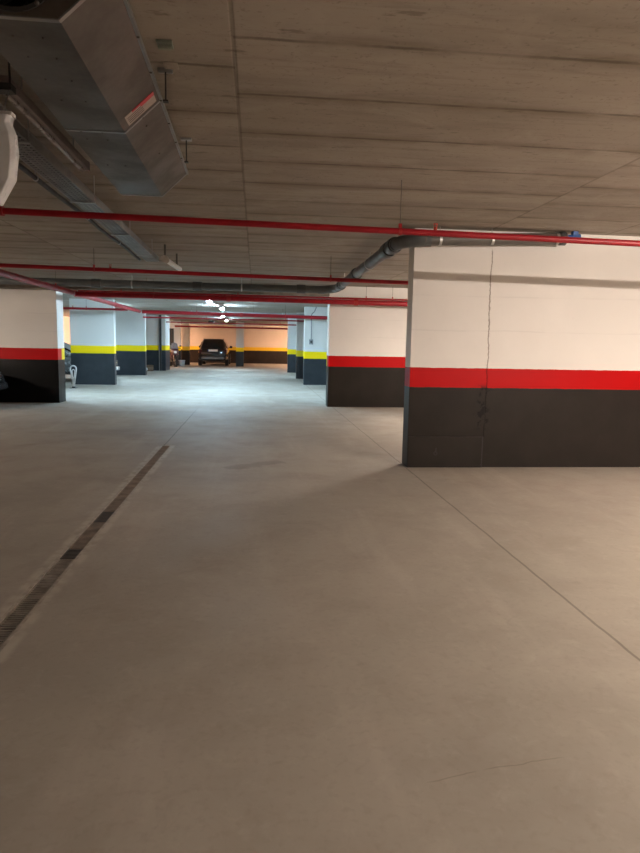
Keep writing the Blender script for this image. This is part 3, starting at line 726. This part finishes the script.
# motorcycle
t = thing('motorcycle', (-4.9, 38.9, 0), 'motorcycle with windscreen parked left of the black car', 'motorcycle', .35)
for y, nm in ((-.68, 'wheel'), (.68, 'wheel')):
    bm = B(); ring(bm, (-.06, y, .31), .22, .31, (1,0,0), .12, 24); wh = obj(nm, bm, M['black'], t)
    bm = B(); ring(bm, (-.03, y, .31), .17, .22, (1,0,0), .06, 24); cyl(bm, (-.05, y, .31), (.05, y, .31), .05, 12)
    for q in range(6): cyl(bm, (0, y, .31), (0, y+.19*math.cos(q*PI/3), .31+.19*math.sin(q*PI/3)), .012, 6)
    obj('rim', bm, M['chrome'], wh)
bm = B()
for sx in (-.09, .09): cyl(bm, (sx, -.68, .31), (sx, -.45, 1.0), .025, 10)
obj('fork', bm, M['chrome'], t)
obj('front_fairing', loft(B(), [ringy(-.62,.12,.72,.95,20,3), ringy(-.5,.24,.62,1.1,20,3), ringy(-.3,.26,.4,1.12,20,3), ringy(-.1,.2,.32,.9,20,3)]), M['moto'], t, smooth=True)
obj('tank', loft(B(), [ringy(-.25,.14,.7,1.0,18,3), ringy(0,.19,.68,1.03,18,3), ringy(.25,.13,.68,.86,18,3)]), M['moto'], t, smooth=True)
obj('engine', loft(B(), [ringy(-.3,.16,.28,.62,14,4), ringy(.3,.18,.26,.66,14,4)]), M['dark_metal'], t, smooth=True)
obj('saddle', loft(B(), [ringy(.15,.13,.74,.84,18,3), ringy(.45,.18,.76,.86,18,3), ringy(.85,.12,.82,.92,18,3)]), M['seat'], t, smooth=True)
obj('tail', loft(B(), [ringy(.5,.14,.6,.8,14,3), ringy(1.0,.07,.78,.86,14,3)]), M['moto_grey'], t, smooth=True)
bm = B(); sweep(bm, [(-.38,-.28,1.06), (-.2,-.38,1.08), (0,-.42,1.05), (.2,-.38,1.08), (.38,-.28,1.06)], .016, 8); obj('handlebar', bm, M['dark_metal'], t)
for sx in (-1, 1):
    bm = B(); sweep(bm, [(sx*.26,-.36,1.08), (sx*.33,-.36,1.2)], .008, 6); loft(bm, [ringy(-.39,.06,1.18,1.26,14,3), ringy(-.36,.06,1.18,1.26,14,3)])
    for v in bm.verts:
        if abs(v.co.x) < .1: v.co.x += sx*.36
    obj('mirror', bm, M['dark_metal'], t)
bm = B(); pane(bm, [(-.2,-.52,1.06),(.2,-.52,1.06),(.17,-.36,1.36),(0,-.33,1.42),(-.17,-.36,1.36)], (0,-1,.4), .008); obj('windscreen', bm, M['moto_grey'], t)
bm = B(); loft(bm, [ringy(-.66,.08,.8,.92,16,2.5), ringy(-.58,.1,.78,.94,16,2.5)]); obj('headlamp', bm, M['headlamp'], t, smooth=True)
bm = B(); sweep(bm, [(.12,-.1,.35), (.2,.2,.28), (.22,.8,.38)], [.03,.045,.06], 10); obj('exhaust', bm, M['chrome'], t, smooth=True)
obj('top_case', loft(B(), [ringy(.75,.2,.95,1.25,16,5), ringy(1.1,.2,.95,1.25,16,5)]), M['moto_grey'], t, smooth=True)
bm = B(); cyl(bm, (-.1,.1,.3), (-.3,.12,.012), .014, 8); cyl(bm, (-.3,.12,0), (-.3,.12,.014), .03, 8); obj('kickstand', bm, M['dark_metal'], t)

# bucket beside the motorcycle
t = thing('bucket', (-4.48, 39.75, 0), 'pale grey bucket on the floor between the motorcycle and the black car', 'bucket')
bm = B(); sweep(bm, [(0,0,.002), (0,0,.1), (0,0,.36)], [.15,.165,.19], 24); obj('shell', bm, M['bucket'], t, smooth=True)
obj('rim', ring(B(), (0,0,.345), .185, .205, (0,0,1), .02, 28), M['white_pl'], t)
obj('handle', sweep(B(), [(-.2,0,.34)] + arc((0,-.0,.34), .2, PI, 2*PI, 'xy', 10) + [(.2,0,.34)], .006, 6), M['steel'], t)

# clutter before the shaded left wall
t = thing('cardboard_box', (-5.22, 32.35, 0), 'small brown cardboard box on the floor against the shaded left wall', 'box', .3)
bm = B(); box(bm, -.17, .17, -.13, .13, 0, .012)
for a in ((-.17,.17,-.13,-.122),(-.17,.17,.122,.13),(-.17,-.162,-.122,.122),(.162,.17,-.122,.122)): box(bm, a[0], a[1], a[2], a[3], .012, .22)
obj('carton', bm, M['carton'], t)
for s in (-1, 1):
    bm = B(); pane(bm, [(-.17,s*.13,.22),(.17,s*.13,.22),(.17,s*.22,.29),(-.17,s*.22,.29)], (0,s*-.6,.7), .005); obj('flap', bm, M['carton'], t)
bm = B(); bmesh.ops.create_icosphere(bm, subdivisions=3, radius=.17)
for v in bm.verts:
    q = v.co.copy(); v.co *= 1 + .12*math.sin(q.x*40+q.y*31)*math.cos(q.z*37); v.co.z = max(v.co.z*.75, -.10) + .10
o = obj('plastic_bag', bm, M['bag'], smooth=True); o.location = (-5.42, 31.95, 0); tag(o, 'white crumpled bag on the floor before the cardboard box', 'bag')
bm = B(); sweep(bm, [(0,0,.2), (.01,0,.25), (.05,.02,.29)], [.03,.02,.045], 10); obj('knot', bm, M['bag'], o, smooth=True)
# steel corner post on the left return
t = thing('corner_post', (-4.74, 32.86, 0), 'dark steel corner post standing on the shaded left wall return', 'post')
obj('post', box(B(), -.05, .05, -.03, .03, 0, H-.002), M['dark_metal'], t, bevel=.006)
obj('edge_strip', box(B(), -.09, -.05, -.028, -.005, 0, H-.002), M['galv'], t)
# folding parking barrier
t = thing('parking_barrier', (-5.45, 19.9, 0), 'grey tubular fold-down parking barrier standing before the white pier', 'parking barrier')
pts = [(-.012,0,.03), (-.03,0,.2), (-.085,0,.56)] + arc((0,0,.585), .085, PI, 0, 'xz', 8) + [(.085,0,.56), (.03,0,.2), (.012,0,.03)]
obj('outer_loop', sweep(B(), pts, .022, 10), M['steel'], t, smooth=True)
pts = [(0,-.012,.16), (-.038,-.0,.5)] + arc((0,0,.52), .036, PI, 0, 'xz', 6) + [(.038,0,.5), (.001,-.012,.16)]
obj('inner_loop', sweep(B(), pts, .014, 8), M['steel'], t, smooth=True)
obj('web', loft(B(), [[(-.008,-.006,.08),(.008,-.006,.08),(.008,.006,.08),(-.008,.006,.08)], [(-.034,-.006,.34),(.034,-.006,.34),(.034,.006,.34),(-.034,.006,.34)]]), M['steel'], t)
bm = B(); box(bm, -.10, .10, -.09, .09, 0, .012); box(bm, -.04, .04, -.035, .035, .012, .05); obj('base_plate', bm, M['dark_metal'], t, bevel=.003)

# ------------------------------------------------------------------ camera and world
f = 640.0
d = Vector(((256-320)/f, (426.5-344)/f, -1)).normalized()
e = Vector((1, -.019, 0))
z = e.cross(d).normalized()
if z.y < 0: z = -z
x = d.cross(z)
cam = bpy.data.cameras.new('camera'); co = bpy.data.objects.new('camera', cam); COL.objects.link(co)
cam.sensor_fit = 'HORIZONTAL'; cam.sensor_width = 36; cam.lens = 36*f/640; cam.clip_start = .05; cam.clip_end = 200
co.matrix_world = Matrix((x, d, z)).to_4x4()
co.location = (0, 0, 1.42)
S.camera = co
W = bpy.data.worlds.new('world'); S.world = W; W.use_nodes = True
W.node_tree.nodes['Background'].inputs[0].default_value = (0, 0, 0, 1); W.node_tree.nodes['Background'].inputs[1].default_value = 0
S.view_settings.view_transform = 'Standard'; S.view_settings.look = 'None'; S.view_settings.gamma = 1; S.view_settings.use_curve_mapping = False
S.view_settings.exposure = 0.0
S.cycles.use_denoising = True
S.cycles.max_bounces = 10; S.cycles.diffuse_bounces = 8
